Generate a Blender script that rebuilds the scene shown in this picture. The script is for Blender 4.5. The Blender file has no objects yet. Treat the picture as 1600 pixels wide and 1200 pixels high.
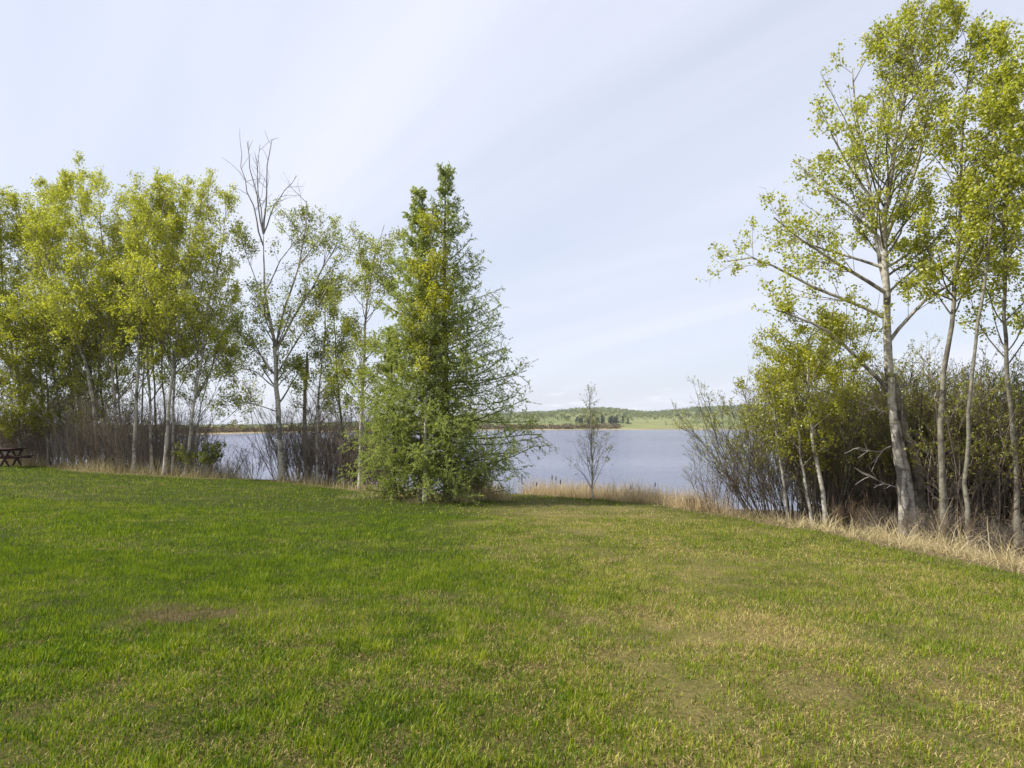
import bpy, math
import numpy as np
from mathutils import Vector

# ------------------------------------------------------------------ camera, world, sun
F = 1067.0            # focal length in photo pixels (24 mm on a 36 mm sensor, 1600 px wide)
HZ = 665.0            # photo row of the horizon
EYE = 1.6
scene = bpy.context.scene
col = scene.collection
cam_d = bpy.data.cameras.new('camera'); cam = bpy.data.objects.new('camera', cam_d); col.objects.link(cam)
cam_d.sensor_width = 36; cam_d.lens = 24.0
cam_d.shift_y = (HZ - 600) / 1600.0
cam_d.clip_end = 12000; cam_d.clip_start = 0.05
cam.location = (0, 0, EYE); cam.rotation_euler = (math.radians(90), 0, 0)
scene.camera = cam

SUN_EL = math.radians(50)
SH = np.array([-0.99, -0.10]); SH /= np.linalg.norm(SH)
world = bpy.data.worlds.new('World'); scene.world = world; world.use_nodes = True
wn, wl = world.node_tree.nodes, world.node_tree.links
wn.clear()
w_out = wn.new('ShaderNodeOutputWorld'); w_bg = wn.new('ShaderNodeBackground')
w_bg.inputs['Strength'].default_value = 0.1
sky = wn.new('ShaderNodeTexSky'); sky.sky_type = 'NISHITA'; sky.sun_disc = False
sky.sun_elevation = SUN_EL; sky.sun_rotation = math.atan2(SH[0], SH[1])
sky.air_density = 1.0; sky.dust_density = 1.2; sky.ozone_density = 2.0
tc = wn.new('ShaderNodeTexCoord')
sep = wn.new('ShaderNodeSeparateXYZ'); wl.new(tc.outputs['Generated'], sep.inputs[0])
def wmath(op, a, b=None, c=None):
    n = wn.new('ShaderNodeMath'); n.operation = op
    for i, v in enumerate((a, b, c)):
        if v is None: continue
        if isinstance(v, (int, float)): n.inputs[i].default_value = v
        else: wl.new(v, n.inputs[i])
    return n.outputs[0]
# thin high cloud: project the view direction on a flat layer, streaked noise in it
zc = wmath('ADD', wmath('MAXIMUM', sep.outputs[2], 0.0), 0.16)
px_ = wmath('DIVIDE', sep.outputs[0], zc); py_ = wmath('DIVIDE', sep.outputs[1], zc)
cmb = wn.new('ShaderNodeCombineXYZ'); wl.new(px_, cmb.inputs[0]); wl.new(py_, cmb.inputs[1])
mp = wn.new('ShaderNodeMapping'); wl.new(cmb.outputs[0], mp.inputs[0])
mp.vector_type = 'TEXTURE'; mp.inputs['Rotation'].default_value = (0, 0, math.radians(128)); mp.inputs['Scale'].default_value = (6.0, 1.1, 1)
mp.inputs['Location'].default_value = (3.1, 1.7, 0)
nz = wn.new('ShaderNodeTexNoise'); wl.new(mp.outputs[0], nz.inputs['Vector'])
nz.inputs['Scale'].default_value = 1.1; nz.inputs['Detail'].default_value = 5; nz.inputs['Roughness'].default_value = 0.5
nz.inputs['Distortion'].default_value = 0.4
rmp = wn.new('ShaderNodeMapRange'); rmp.interpolation_type = 'SMOOTHSTEP'
wl.new(nz.outputs[0], rmp.inputs['Value'])
rmp.inputs['From Min'].default_value = 0.30; rmp.inputs['From Max'].default_value = 0.72
rmp.inputs['To Min'].default_value = 0.60; rmp.inputs['To Max'].default_value = 0.97
mixc = wn.new('ShaderNodeMix'); mixc.data_type = 'RGBA'
wl.new(rmp.outputs[0], mixc.inputs['Factor']); wl.new(sky.outputs[0], mixc.inputs['A'])
mixc.inputs['B'].default_value = (6.5, 6.75, 7.75, 1)
# small fair-weather puffs low over the horizon
nz2 = wn.new('ShaderNodeTexNoise'); mp2 = wn.new('ShaderNodeMapping'); wl.new(tc.outputs['Generated'], mp2.inputs[0])
mp2.inputs['Scale'].default_value = (9, 9, 60); mp2.inputs['Location'].default_value = (0.0, 0.4, 0.3)
wl.new(mp2.outputs[0], nz2.inputs['Vector']); nz2.inputs['Scale'].default_value = 2.2; nz2.inputs['Detail'].default_value = 5
r2 = wn.new('ShaderNodeMapRange'); r2.interpolation_type = 'SMOOTHSTEP'; wl.new(nz2.outputs[0], r2.inputs['Value'])
r2.inputs['From Min'].default_value = 0.56; r2.inputs['From Max'].default_value = 0.68
lo = wn.new('ShaderNodeMapRange'); wl.new(sep.outputs[2], lo.inputs['Value'])
lo.inputs['From Min'].default_value = 0.06; lo.inputs['From Max'].default_value = 0.03
puff = wmath('MULTIPLY', wmath('MULTIPLY', r2.outputs[0], lo.outputs[0]), 0.8)
mix2 = wn.new('ShaderNodeMix'); mix2.data_type = 'RGBA'
wl.new(puff, mix2.inputs['Factor']); wl.new(mixc.outputs['Result'], mix2.inputs['A'])
mix2.inputs['B'].default_value = (7.6, 7.7, 7.9, 1)
wl.new(mix2.outputs['Result'], w_bg.inputs['Color']); wl.new(w_bg.outputs[0], w_out.inputs[0])

sun_d = bpy.data.lights.new('sun', 'SUN'); sun = bpy.data.objects.new('sun', sun_d); col.objects.link(sun)
sun_d.energy = 5.0; sun_d.angle = math.radians(0.55); sun_d.color = (1.0, 0.95, 0.87)
to_sun = Vector((SH[0] * math.cos(SUN_EL), SH[1] * math.cos(SUN_EL), math.sin(SUN_EL)))
sun.rotation_euler = (-to_sun).to_track_quat('-Z', 'Y').to_euler(); sun.location = (-30, -10, 40)
vs = scene.view_settings
vs.view_transform = 'Standard'; vs.look = 'None'; vs.exposure = 0.52; vs.gamma = 1.0; vs.use_curve_mapping = False

# ------------------------------------------------------------------ helpers
RNG = np.random.default_rng(7)
def tag(o, label=None, cat=None, group=None, kind=None):
    if label: o['label'] = label
    if cat: o['category'] = cat
    if group: o['group'] = group
    if kind: o['kind'] = kind
    return o
def empty(name, loc):
    o = bpy.data.objects.new(name, None); col.objects.link(o); o.location = loc
    o.empty_display_size = 0.2
    return o
def copy_tree(o, parent=None):
    c = o.copy(); col.objects.link(c); c.parent = parent
    for ch in list(o.children): copy_tree(ch, c)
    return c
class MB:
    """collects vertices, faces and one point colour, builds one mesh object"""
    def __init__(s): s.v, s.f, s.c, s.n = [], [], [], 0
    def add(s, v, f, c=None):
        v = np.asarray(v, np.float32).reshape(-1, 3); f = np.asarray(f, np.int64)
        s.v.append(v); s.f.append(f + s.n); s.n += len(v)
        if c is None: c = np.zeros((len(v), 3), np.float32)
        c = np.asarray(c, np.float32)
        if c.ndim == 1: c = np.broadcast_to(c, (len(v), 3))
        s.c.append(c)
    def build(s, name, mat, parent=None, smooth=True, off=None):
        v = np.concatenate(s.v); c = np.concatenate(s.c)
        if off is not None: v = v - np.asarray(off, np.float32)
        me = bpy.data.meshes.new(name)
        loops = np.concatenate([f.ravel() for f in s.f])
        tot = np.concatenate([np.full(len(f), f.shape[1], np.int32) for f in s.f])
        start = np.concatenate([[0], np.cumsum(tot)[:-1]]).astype(np.int32)
        me.vertices.add(len(v)); me.vertices.foreach_set('co', v.ravel())
        me.loops.add(len(loops)); me.loops.foreach_set('vertex_index', loops.astype(np.int32))
        me.polygons.add(len(tot)); me.polygons.foreach_set('loop_start', start)
        try: me.polygons.foreach_set('loop_total', tot)
        except Exception: pass
        me.polygons.foreach_set('use_smooth', np.full(len(tot), smooth))
        a = me.attributes.new('tint', 'FLOAT_COLOR', 'POINT')
        a.data.foreach_set('color', np.concatenate([c, np.ones((len(c), 1), np.float32)], 1).ravel())
        me.update(calc_edges=True); me.validate()
        me.materials.append(mat)
        o = bpy.data.objects.new(name, me); col.objects.link(o); o.parent = parent
        return o
def nrm(v): return v / np.maximum(np.linalg.norm(v, axis=-1, keepdims=True), 1e-9)
def sstep(a, b, x):
    t = np.clip((x - a) / (b - a), 0, 1); return t * t * (3 - 2 * t)
def tubes(mb, P, R, sides, c=None, cap=False):
    """P (N,K,3) paths, R (N,K) radii"""
    P = np.asarray(P, float); R = np.asarray(R, float)
    N, K, _ = P.shape
    T = np.empty_like(P); T[:, 1:-1] = P[:, 2:] - P[:, :-2]; T[:, 0] = P[:, 1] - P[:, 0]; T[:, -1] = P[:, -1] - P[:, -2]
    T = nrm(T)
    m = nrm(P[:, -1] - P[:, 0])
    ref = np.where(np.abs(m[:, 2:3]) < 0.8, np.array([[0, 0, 1.0]]), np.array([[1.0, 0, 0]]))[:, None, :]
    A = nrm(np.cross(T, ref)); B = np.cross(T, A)
    an = np.arange(sides) * 2 * math.pi / sides
    V = P[:, :, None, :] + R[:, :, None, None] * (A[:, :, None, :] * np.cos(an)[None, None, :, None] + B[:, :, None, :] * np.sin(an)[None, None, :, None])
    idx = np.arange(N * K * sides).reshape(N, K, sides)
    a = idx[:, :-1, :]; b = np.roll(idx, -1, 2)[:, :-1, :]; c2 = np.roll(idx, -1, 2)[:, 1:, :]; d = idx[:, 1:, :]
    Q = np.stack([a, b, c2, d], -1).reshape(-1, 4)
    cc = None
    if c is not None:
        c = np.asarray(c, float)
        cc = c if c.ndim == 1 else np.repeat(c, K * sides, 0)
    mb.add(V.reshape(-1, 3), Q, cc)
    if cap:
        mb.add(V[:, -1].reshape(-1, 3), np.arange(N * sides).reshape(N, sides), None if c is None else (c if c.ndim == 1 else np.repeat(c, sides, 0)))
def resample(pts, n, wob=0.0, rng=RNG):
    pts = np.asarray(pts, float)
    s = np.concatenate([[0], np.cumsum(np.linalg.norm(np.diff(pts, axis=0), axis=1))]); s /= s[-1]
    t = np.linspace(0, 1, n * 4)
    q = np.stack([np.interp(t, s, pts[:, i]) for i in range(3)], 1)
    k = max(3, (n * 4) // 10) | 1
    pad = np.concatenate([2 * q[0] - q[1:k][::-1], q, 2 * q[-1] - q[-k:-1][::-1]])
    ker = np.hanning(k + 2)[1:-1]; ker /= ker.sum()
    q2 = np.stack([np.convolve(pad[:, i], ker, 'same') for i in range(3)], 1)[k - 1:k - 1 + n * 4]
    q2[0] = q[0]; q2[-1] = q[-1]
    ti = np.linspace(0, n * 4 - 1, n)
    out = np.stack([np.interp(ti, np.arange(n * 4), q2[:, i]) for i in range(3)], 1)
    if wob:
        w = rng.normal(0, wob, out.shape); w[0] = 0; w[:, 2] *= 0.2; out += w
    return out
def grow(S, D, L, K, up=0.3, jit=0.12, rng=RNG):
    S = np.asarray(S, float); d = nrm(np.asarray(D, float)); L = np.asarray(L, float)[:, None]
    up = np.asarray(up, float)
    if up.ndim == 1: up = up[:, None]
    pts = [S]
    for k in range(K - 1):
        d = nrm(d + np.array([0, 0, 1.0]) * up / (K - 1) + rng.normal(0, jit, d.shape))
        pts.append(pts[-1] + d * L / (K - 1))
    return np.stack(pts, 1)
def at_path(P, i, t):
    K = P.shape[1]; x = t * (K - 1); k = np.minimum(x.astype(int), K - 2); f = (x - k)[:, None]
    p = P[i, k] * (1 - f) + P[i, k + 1] * f
    return p, nrm(P[i, k + 1] - P[i, k])
def plen(P): return np.linalg.norm(np.diff(P, axis=1), axis=2).sum(1)
def kids(P, n, t0=0.2, t1=1.0, ang=(30, 65), ratio=0.45, K=4, up=0.3, jit=0.14, tap=0.6, rng=RNG, lmin=0.1):
    N = len(P); i = np.repeat(np.arange(N), n)
    t = rng.uniform(t0, t1, len(i)); p, T = at_path(P, i, t)
    perp = nrm(np.cross(T, rng.normal(0, 1, T.shape)))
    a = np.radians(rng.uniform(ang[0], ang[1], len(i)))[:, None]
    D = T * np.cos(a) + perp * np.sin(a)
    L = np.maximum(plen(P)[i] * ratio * (1 - tap * t) * rng.uniform(0.6, 1.25, len(i)), lmin)
    return grow(p, D, L, K, up, jit, rng), i, t
def taper(P, r0, r1=0.25):
    K = P.shape[1]; r0 = np.asarray(r0, float).reshape(-1, 1)
    return r0 * np.linspace(1, r1, K)[None]
def leaves(mb, pos, size, cols, rng=RNG, aspect=0.85, droop=0.4, tri=False):
    n = len(pos)
    ax = nrm(rng.normal(0, 1, (n, 3)) + np.array([0, 0, -droop]))
    nr = nrm(np.cross(ax, rng.normal(0, 1, (n, 3)) + np.array([0, 0, 0.2])))
    sd = np.cross(ax, nr); s = np.asarray(size).reshape(-1, 1)
    if tri:
        s = s * 1.15; V = np.stack([pos, pos + ax * s * .55 + sd * s * .5 + nr * s * .1, pos + ax * s - sd * s * .35], 1)
        mb.add(V.reshape(-1, 3), np.arange(3 * n).reshape(n, 3), np.repeat(cols, 3, 0)); return
    V = np.stack([pos, pos + ax * s * .45 + sd * s * .5 * aspect + nr * s * .08, pos + ax * s, pos + ax * s * .45 - sd * s * .5 * aspect + nr * s * .08], 1)
    mb.add(V.reshape(-1, 3), np.arange(4 * n).reshape(n, 4), np.repeat(cols, 4, 0))
def ribbons(mb, P, W, cols, rng=RNG):
    N, K, _ = P.shape
    T = nrm(P[:, -1] - P[:, 0] + 1e-6); a = rng.uniform(0, 2 * math.pi, N)
    s = np.stack([np.cos(a), np.sin(a), np.zeros(N)], 1)
    w = W[:, None] * np.linspace(1, 0.12, K)[None] ** 0.7
    V = np.stack([P - s[:, None] * w[..., None] / 2, P + s[:, None] * w[..., None] / 2], 2)
    idx = np.arange(N * K * 2).reshape(N, K, 2)
    Q = np.stack([idx[:, :-1, 0], idx[:, :-1, 1], idx[:, 1:, 1], idx[:, 1:, 0]], -1).reshape(-1, 4)
    mb.add(V.reshape(-1, 3), Q, np.repeat(cols, K * 2, 0))
def pal(stops, t):
    stops = np.asarray(stops, float); x = np.linspace(0, 1, len(stops))
    return np.stack([np.interp(t, x, stops[:, k]) for k in range(3)], 1)
_tab = np.random.default_rng(3).random((256, 256))
def vnoise(x, y):
    xi = np.floor(x).astype(int); yi = np.floor(y).astype(int); fx = x - xi; fy = y - yi
    fx = fx * fx * (3 - 2 * fx); fy = fy * fy * (3 - 2 * fy)
    g = lambda i, j: _tab[i % 256, j % 256]
    return (g(xi, yi) * (1 - fx) + g(xi + 1, yi) * fx) * (1 - fy) + (g(xi, yi + 1) * (1 - fx) + g(xi + 1, yi + 1) * fx) * fy
def fbm(x, y, o=4):
    x = np.asarray(x, float); y = np.asarray(y, float)
    r = 0; a = 0.5
    for k in range(o): r = r + a * vnoise(x * 2 ** k + 17.3 * k, y * 2 ** k + 9.1 * k); a *= 0.5
    return r / (1 - 0.5 ** o)

# ------------------------------------------------------------------ materials
def mat(name):
    m = bpy.data.materials.new(name); m.use_nodes = True
    nt = m.node_tree; nt.nodes.clear()
    return m, nt.nodes, nt.links, nt.nodes.new('ShaderNodeOutputMaterial')
def leaf_mat(name, trans=0.45, rough=0.5, gloss=0.06):
    m, n, l, out = mat(name)
    a = n.new('ShaderNodeAttribute'); a.attribute_name = 'tint'
    d = n.new('ShaderNodeBsdfDiffuse'); t = n.new('ShaderNodeBsdfTranslucent'); g = n.new('ShaderNodeBsdfGlossy')
    g.inputs['Roughness'].default_value = rough; g.inputs['Color'].default_value = (1, 1, 1, 1)
    l.new(a.outputs['Color'], d.inputs['Color'])
    br_ = n.new('ShaderNodeVectorMath'); br_.operation = 'MULTIPLY'; l.new(a.outputs['Color'], br_.inputs[0]); br_.inputs[1].default_value = (1.35, 1.4, 1.1); l.new(br_.outputs[0], t.inputs['Color'])
    m1 = n.new('ShaderNodeMixShader'); m1.inputs[0].default_value = trans
    l.new(d.outputs[0], m1.inputs[1]); l.new(t.outputs[0], m1.inputs[2])
    m2 = n.new('ShaderNodeMixShader'); m2.inputs[0].default_value = gloss
    l.new(m1.outputs[0], m2.inputs[1]); l.new(g.outputs[0], m2.inputs[2]); l.new(m2.outputs[0], out.inputs[0])
    return m
M_LEAF = leaf_mat('young_leaf', 0.5, 0.45, 0.04)
M_FARLEAF = leaf_mat('far_foliage', 0.2, 0.8, 0.0)
M_NEEDLE = leaf_mat('larch_needle', 0.5, 0.5, 0.03)
M_GRASS = leaf_mat('grass_blade', 0.38, 0.5, 0.012)
M_STRAW = leaf_mat('dry_straw', 0.25, 0.6, 0.02)
def bark_mat(name, pale, mid, dark, scar=0.5, vscale=1.0):
    m, n, l, out = mat(name)
    p = n.new('ShaderNodeBsdfPrincipled'); p.inputs['Roughness'].default_value = 0.85
    c = n.new('ShaderNodeTexCoord')
    mp = n.new('ShaderNodeMapping'); l.new(c.outputs['Object'], mp.inputs[0]); mp.inputs['Scale'].default_value = (7 * vscale, 7 * vscale, 13 * vscale)
    a = n.new('ShaderNodeTexNoise'); l.new(mp.outputs[0], a.inputs['Vector']); a.inputs['Scale'].default_value = 1.0; a.inputs['Detail'].default_value = 6; a.inputs['Roughness'].default_value = .65
    r = n.new('ShaderNodeValToRGB'); l.new(a.outputs[0], r.inputs[0])
    e = r.color_ramp.elements; e[0].position = 0.28; e[0].color = (*dark, 1); e[1].position = 0.62; e[1].color = (*pale, 1)
    x = r.color_ramp.elements.new(0.43); x.color = (*mid, 1)
    b = n.new('ShaderNodeTexNoise'); mp2 = n.new('ShaderNodeMapping'); l.new(c.outputs['Object'], mp2.inputs[0]); mp2.inputs['Scale'].default_value = (3, 3, 2.2)
    l.new(mp2.outputs[0], b.inputs['Vector']); b.inputs['Scale'].default_value = 1.3; b.inputs['Detail'].default_value = 5
    r2 = n.new('ShaderNodeMapRange'); r2.interpolation_type = 'SMOOTHSTEP'; l.new(b.outputs[0], r2.inputs['Value'])
    r2.inputs['From Min'].default_value = 0.52; r2.inputs['From Max'].default_value = 0.60; r2.inputs['To Max'].default_value = scar
    mx = n.new('ShaderNodeMix'); mx.data_type = 'RGBA'; l.new(r2.outputs[0], mx.inputs['Factor']); l.new(r.outputs[0], mx.inputs['A'])
    mx.inputs['B'].default_value = (*dark, 1)
    l.new(mx.outputs['Result'], p.inputs['Base Color'])
    bp = n.new('ShaderNodeBump'); bp.inputs['Strength'].default_value = 0.5; bp.inputs['Distance'].default_value = 0.02
    l.new(a.outputs[0], bp.inputs['Height']); l.new(bp.outputs[0], p.inputs['Normal']); l.new(p.outputs[0], out.inputs[0])
    return m
M_ASPEN = bark_mat('aspen_bark', (.50, .47, .40), (.34, .31, .25), (.07, .06, .05), 0.75)
M_ASPEN_G = bark_mat('greyish_aspen_bark', (.23, .215, .155), (.155, .14, .10), (.06, .05, .04), 0.7)
M_TWIG = bark_mat('aspen_twig', (.26, .23, .18), (.19, .16, .12), (.08, .065, .05), 0.3)
M_LARCH = bark_mat('larch_bark', (.15, .115, .09), (.09, .07, .055), (.03, .025, .02), 0.4)
M_LTWIG = bark_mat('larch_twig', (.16, .13, .09), (.11, .09, .065), (.05, .04, .03), 0.3)
M_SHRUB = bark_mat('shrub_bark', (.15, .125, .095), (.10, .082, .06), (.045, .036, .028), 0.4)
M_RED = bark_mat('reddish_shrub_bark', (.16, .105, .055), (.11, .07, .038), (.05, .034, .022), 0.3)
M_BRUSH = bark_mat('grey_brush_bark', (.30, .25, .19), (.21, .17, .13), (.07, .055, .042), 0.3)
M_DEAD = bark_mat('dead_wood', (.30, .27, .24), (.21, .18, .16), (.08, .07, .06), 0.3)

def ground_mat():
    m, n, l, out = mat('lawn_and_bank_soil')
    p = n.new('ShaderNodeBsdfPrincipled'); p.inputs['Roughness'].default_value = 0.95
    p.inputs['Specular IOR Level'].default_value = 0.1
    a = n.new('ShaderNodeAttribute'); a.attribute_name = 'tint'
    c = n.new('ShaderNodeTexCoord')
    z = n.new('ShaderNodeTexNoise'); l.new(c.outputs['Object'], z.inputs['Vector']); z.inputs['Scale'].default_value = 26; z.inputs['Detail'].default_value = 10; z.inputs['Roughness'].default_value = .75
    mr = n.new('ShaderNodeMapRange'); l.new(z.outputs[0], mr.inputs['Value']); mr.inputs['From Min'].default_value = .25; mr.inputs['From Max'].default_value = .75
    mr.inputs['To Min'].default_value = .25; mr.inputs['To Max'].default_value = 1.6
    mx = n.new('ShaderNodeMix'); mx.data_type = 'RGBA'; mx.blend_type = 'MULTIPLY'; mx.inputs['Factor'].default_value = 1
    l.new(a.outputs['Color'], mx.inputs['A']); l.new(mr.outputs[0], mx.inputs['B'])
    l.new(mx.outputs['Result'], p.inputs['Base Color'])
    bp = n.new('ShaderNodeBump'); bp.inputs['Strength'].default_value = .7; bp.inputs['Distance'].default_value = .03
    l.new(z.outputs[0], bp.inputs['Height']); l.new(bp.outputs[0], p.inputs['Normal']); l.new(p.outputs[0], out.inputs[0])
    return m
M_GROUND = ground_mat()
def water_mat():
    m, n, l, out = mat('lake_water')
    p = n.new('ShaderNodeBsdfPrincipled'); p.inputs['Base Color'].default_value = (.11, .125, .20, 1)
    p.inputs['Roughness'].default_value = .12; p.inputs['IOR'].default_value = 1.33
    c = n.new('ShaderNodeTexCoord')
    mp = n.new('ShaderNodeMapping'); l.new(c.outputs['Object'], mp.inputs[0]); mp.inputs['Scale'].default_value = (.7, 1.6, 1); mp.inputs['Rotation'].default_value = (0, 0, .25)
    a = n.new('ShaderNodeTexNoise'); l.new(mp.outputs[0], a.inputs['Vector']); a.inputs['Scale'].default_value = 1.6; a.inputs['Detail'].default_value = 4; a.inputs['Roughness'].default_value = .6
    # ruffled and calm stretches
    b = n.new('ShaderNodeTexNoise'); mp2 = n.new('ShaderNodeMapping'); l.new(c.outputs['Object'], mp2.inputs[0]); mp2.inputs['Scale'].default_value = (.006, .022, 1)
    l.new(mp2.outputs[0], b.inputs['Vector']); b.inputs['Scale'].default_value = 1.0; b.inputs['Detail'].default_value = 4
    r = n.new('ShaderNodeMapRange'); r.interpolation_type = 'SMOOTHSTEP'; l.new(b.outputs[0], r.inputs['Value']); r.inputs['From Min'].default_value = .38; r.inputs['From Max'].default_value = .58
    sp = n.new('ShaderNodeSeparateXYZ'); l.new(c.outputs['Object'], sp.inputs[0])
    far = n.new('ShaderNodeMapRange'); far.interpolation_type = 'SMOOTHSTEP'; l.new(sp.outputs[1], far.inputs['Value']); far.inputs['From Min'].default_value = 40; far.inputs['From Max'].default_value = 85
    mu = n.new('ShaderNodeMath'); mu.operation = 'MULTIPLY_ADD'; l.new(r.outputs[0], mu.inputs[0]); mu.inputs[1].default_value = .35; mu.inputs[2].default_value = .06
    mu2 = n.new('ShaderNodeMath'); mu2.operation = 'MULTIPLY_ADD'; l.new(far.outputs[0], mu2.inputs[0]); mu2.inputs[1].default_value = .55; l.new(mu.outputs[0], mu2.inputs[2])
    mp3 = n.new('ShaderNodeMapping'); l.new(c.outputs['Object'], mp3.inputs[0]); mp3.inputs['Scale'].default_value = (.10, .34, 1)
    a2 = n.new('ShaderNodeTexNoise'); l.new(mp3.outputs[0], a2.inputs['Vector']); a2.inputs['Scale'].default_value = 1.0; a2.inputs['Detail'].default_value = 5; a2.inputs['Roughness'].default_value = .7
    sm = n.new('ShaderNodeMath'); sm.operation = 'MULTIPLY_ADD'; l.new(a2.outputs[0], sm.inputs[0]); sm.inputs[1].default_value = 3.0; l.new(a.outputs[0], sm.inputs[2])
    bp = n.new('ShaderNodeBump'); bp.inputs['Distance'].default_value = .45; l.new(mu2.outputs[0], bp.inputs['Strength'])
    l.new(sm.outputs[0], bp.inputs['Height']); l.new(bp.outputs[0], p.inputs['Normal']); l.new(p.outputs[0], out.inputs[0])
    return m
M_WATER = water_mat()
def plain_mat(name, rough=.9, spec=.2, nscale=6.0, amp=.35):
    m, n, l, out = mat(name)
    p = n.new('ShaderNodeBsdfPrincipled'); p.inputs['Roughness'].default_value = rough; p.inputs['Specular IOR Level'].default_value = spec
    a = n.new('ShaderNodeAttribute'); a.attribute_name = 'tint'
    c = n.new('ShaderNodeTexCoord'); z = n.new('ShaderNodeTexNoise'); l.new(c.outputs['Object'], z.inputs['Vector']); z.inputs['Scale'].default_value = nscale; z.inputs['Detail'].default_value = 6
    mr = n.new('ShaderNodeMapRange'); l.new(z.outputs[0], mr.inputs['Value']); mr.inputs['From Min'].default_value = .3; mr.inputs['From Max'].default_value = .7
    mr.inputs['To Min'].default_value = 1 - amp; mr.inputs['To Max'].default_value = 1 + amp
    mx = n.new('ShaderNodeMix'); mx.data_type = 'RGBA'; mx.blend_type = 'MULTIPLY'; mx.inputs['Factor'].default_value = 1
    l.new(a.outputs['Color'], mx.inputs['A']); l.new(mr.outputs[0], mx.inputs['B']); l.new(mx.outputs['Result'], p.inputs['Base Color'])
    l.new(p.outputs[0], out.inputs[0]); return m
M_FAR = plain_mat('far_meadow', .95, .05, .03, .22)
M_WOOD = plain_mat('stained_plank', .8, .25, 14, .35)

# ------------------------------------------------------------------ terrain
LAKE = -1.40
def plane_z(x, y):
    sp = np.logaddexp(0, -(x + 4.0) / 1.5) * 1.5
    sp = np.minimum(sp, 30)
    return -0.036 * (np.clip(y, -20, 60) - 3.5) - 0.0115 * np.clip(x, -60, 40) + 0.042 * sp
def ray(px, py):
    """the lawn plane under a photo pixel"""
    u = (px - 800) / F; k = (py - HZ) / F
    d = np.linspace(1, 60, 6000)
    f = (EYE - k * d) - plane_z(u * d, d)
    j = np.argmax(f < 0)
    return np.array([u * d[j], d[j]])
EDGE_PX = [(0, 727), (60, 729), (110, 737), (200, 742), (300, 748), (400, 750), (500, 761), (585, 771), (640, 786), (700, 787), (745, 775), (800, 772), (860, 776),
           (935, 781), (1010, 788), (1072, 798), (1135, 807), (1197, 821), (1270, 830), (1350, 849), (1436, 866), (1504, 879), (1573, 896), (1600, 902)]
EDGE = np.array([ray(*p) for p in EDGE_PX])
EDGE = np.concatenate([[[-60, EDGE[0, 1] + 6], [-32, EDGE[0, 1] + 1]], EDGE, [EDGE[-1] + (EDGE[-1] - EDGE[-5]) * 1.0, [9.5, -6], [13, -40]]])
def edge_sd(x, y):
    """signed distance to the lawn edge, positive outside the lawn"""
    x = np.asarray(x, float); y = np.asarray(y, float); sh = x.shape; p = np.stack([x.ravel(), y.ravel()], 1)
    best = np.full(len(p), 1e9); sg = np.ones(len(p))
    for a, b in zip(EDGE[:-1], EDGE[1:]):
        ab = b - a; t = np.clip(((p - a) @ ab) / (ab @ ab), 0, 1); q = a + t[:, None] * ab; d = np.linalg.norm(p - q, axis=1)
        s = np.sign(ab[0] * (p[:, 1] - a[1]) - ab[1] * (p[:, 0] - a[0]))
        m = d < best - 1e-9; best = np.where(m, d, best); sg = np.where(m, s, sg)
    return (best * sg).reshape(sh)
def ground_z(x, y, sd=None):
    x = np.asarray(x, float); y = np.asarray(y, float)
    if sd is None: sd = edge_sd(x, y)
    w = np.interp(x, [-30, -14, -7, -2, 5, 7, 10, 20], [22, 15, 8, 5.5, 5.5, 8, 11, 14])
    base = plane_z(x, y); t = sstep(0, 1, sd / w)
    z = base * (1 - t) + (LAKE - 0.12) * t
    return z - np.clip(sd - w, 0, 30) * 0.06
def gz(x, y): return float(ground_z(np.array([x]), np.array([y]))[0])
def tone(x, y):
    """share of dry straw in the lawn and of bare thatch"""
    n1 = fbm(x * .35 + 5, y * .35 + 2, 4); n2 = fbm(x * 1.3 + 40, y * 1.3 + 11, 4); n3 = fbm(x * .9 + 80, y * .16 + 4, 3)
    s = 0.03 + 0.50 * sstep(-2.6, 1.6, x + 0.10 * (y - 8) * 0 + (n1 - .5) * 3) + (n2 - .5) * .55 + (n1 - .5) * .35 + (n3 - .5) * .25 + (fbm(x * 6 + 3, y * 6, 2) - .5) * .55
    s = s + 0.10 * sstep(7, 3.5, y)
    sd = edge_sd(x, y)
    s = s - .30 * sstep(-1.3, -.2, sd)
    br = 1 - sstep(.55, 1.25, np.sqrt(((x + 2.80) / .38) ** 2 + ((y - 5.85) / .34) ** 2) + (fbm(x * 6, y * 6, 4) - .5) * 2.0)
    b2 = sstep(.60, .74, fbm(x * .9 + 11, y * .9 + 60, 4)) * sstep(9, 4, y) * .3
    return np.clip(s, 0, 1), np.clip(br + b2, 0, 1), sd
def axis(f0, f1, st, outer):
    a = np.arange(f0, f1 + 1e-6, st)
    return np.concatenate([-np.array(outer[0])[::-1] if False else np.array(outer[0]), a, np.array(outer[1])])
gx = axis(-30, 16, .25, ([-400, -250, -150, -100, -75, -60, -50, -42, -36, -33], [17, 19, 22, 27, 35, 50, 80, 150, 300]))
gy = axis(1.5, 34, .25, ([-200, -120, -70, -40, -24, -14, -8, -4, -1.5, 0], [35, 37, 40, 45, 52, 60]))
GX, GY = np.meshgrid(gx, gy); sd = edge_sd(GX, GY); GZ = ground_z(GX, GY, sd)
GZ = GZ + (fbm(GX * .8, GY * .8, 3) - .5) * .05
st, br, _ = tone(GX, GY)
g_col = np.array([.040, .050, .008]); s_col = np.array([.20, .16, .06]); b_col = np.array([.115, .08, .042]); bank = np.array([.17, .125, .07]); floor_c = np.array([.075, .055, .038])
C = g_col + (s_col - g_col) * st[..., None]; C = C + (b_col - C) * br[..., None]
tb = sstep(-.15, .25, sd + (fbm(GX * 1.7, GY * 1.7) - .5) * .9)[..., None]
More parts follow.
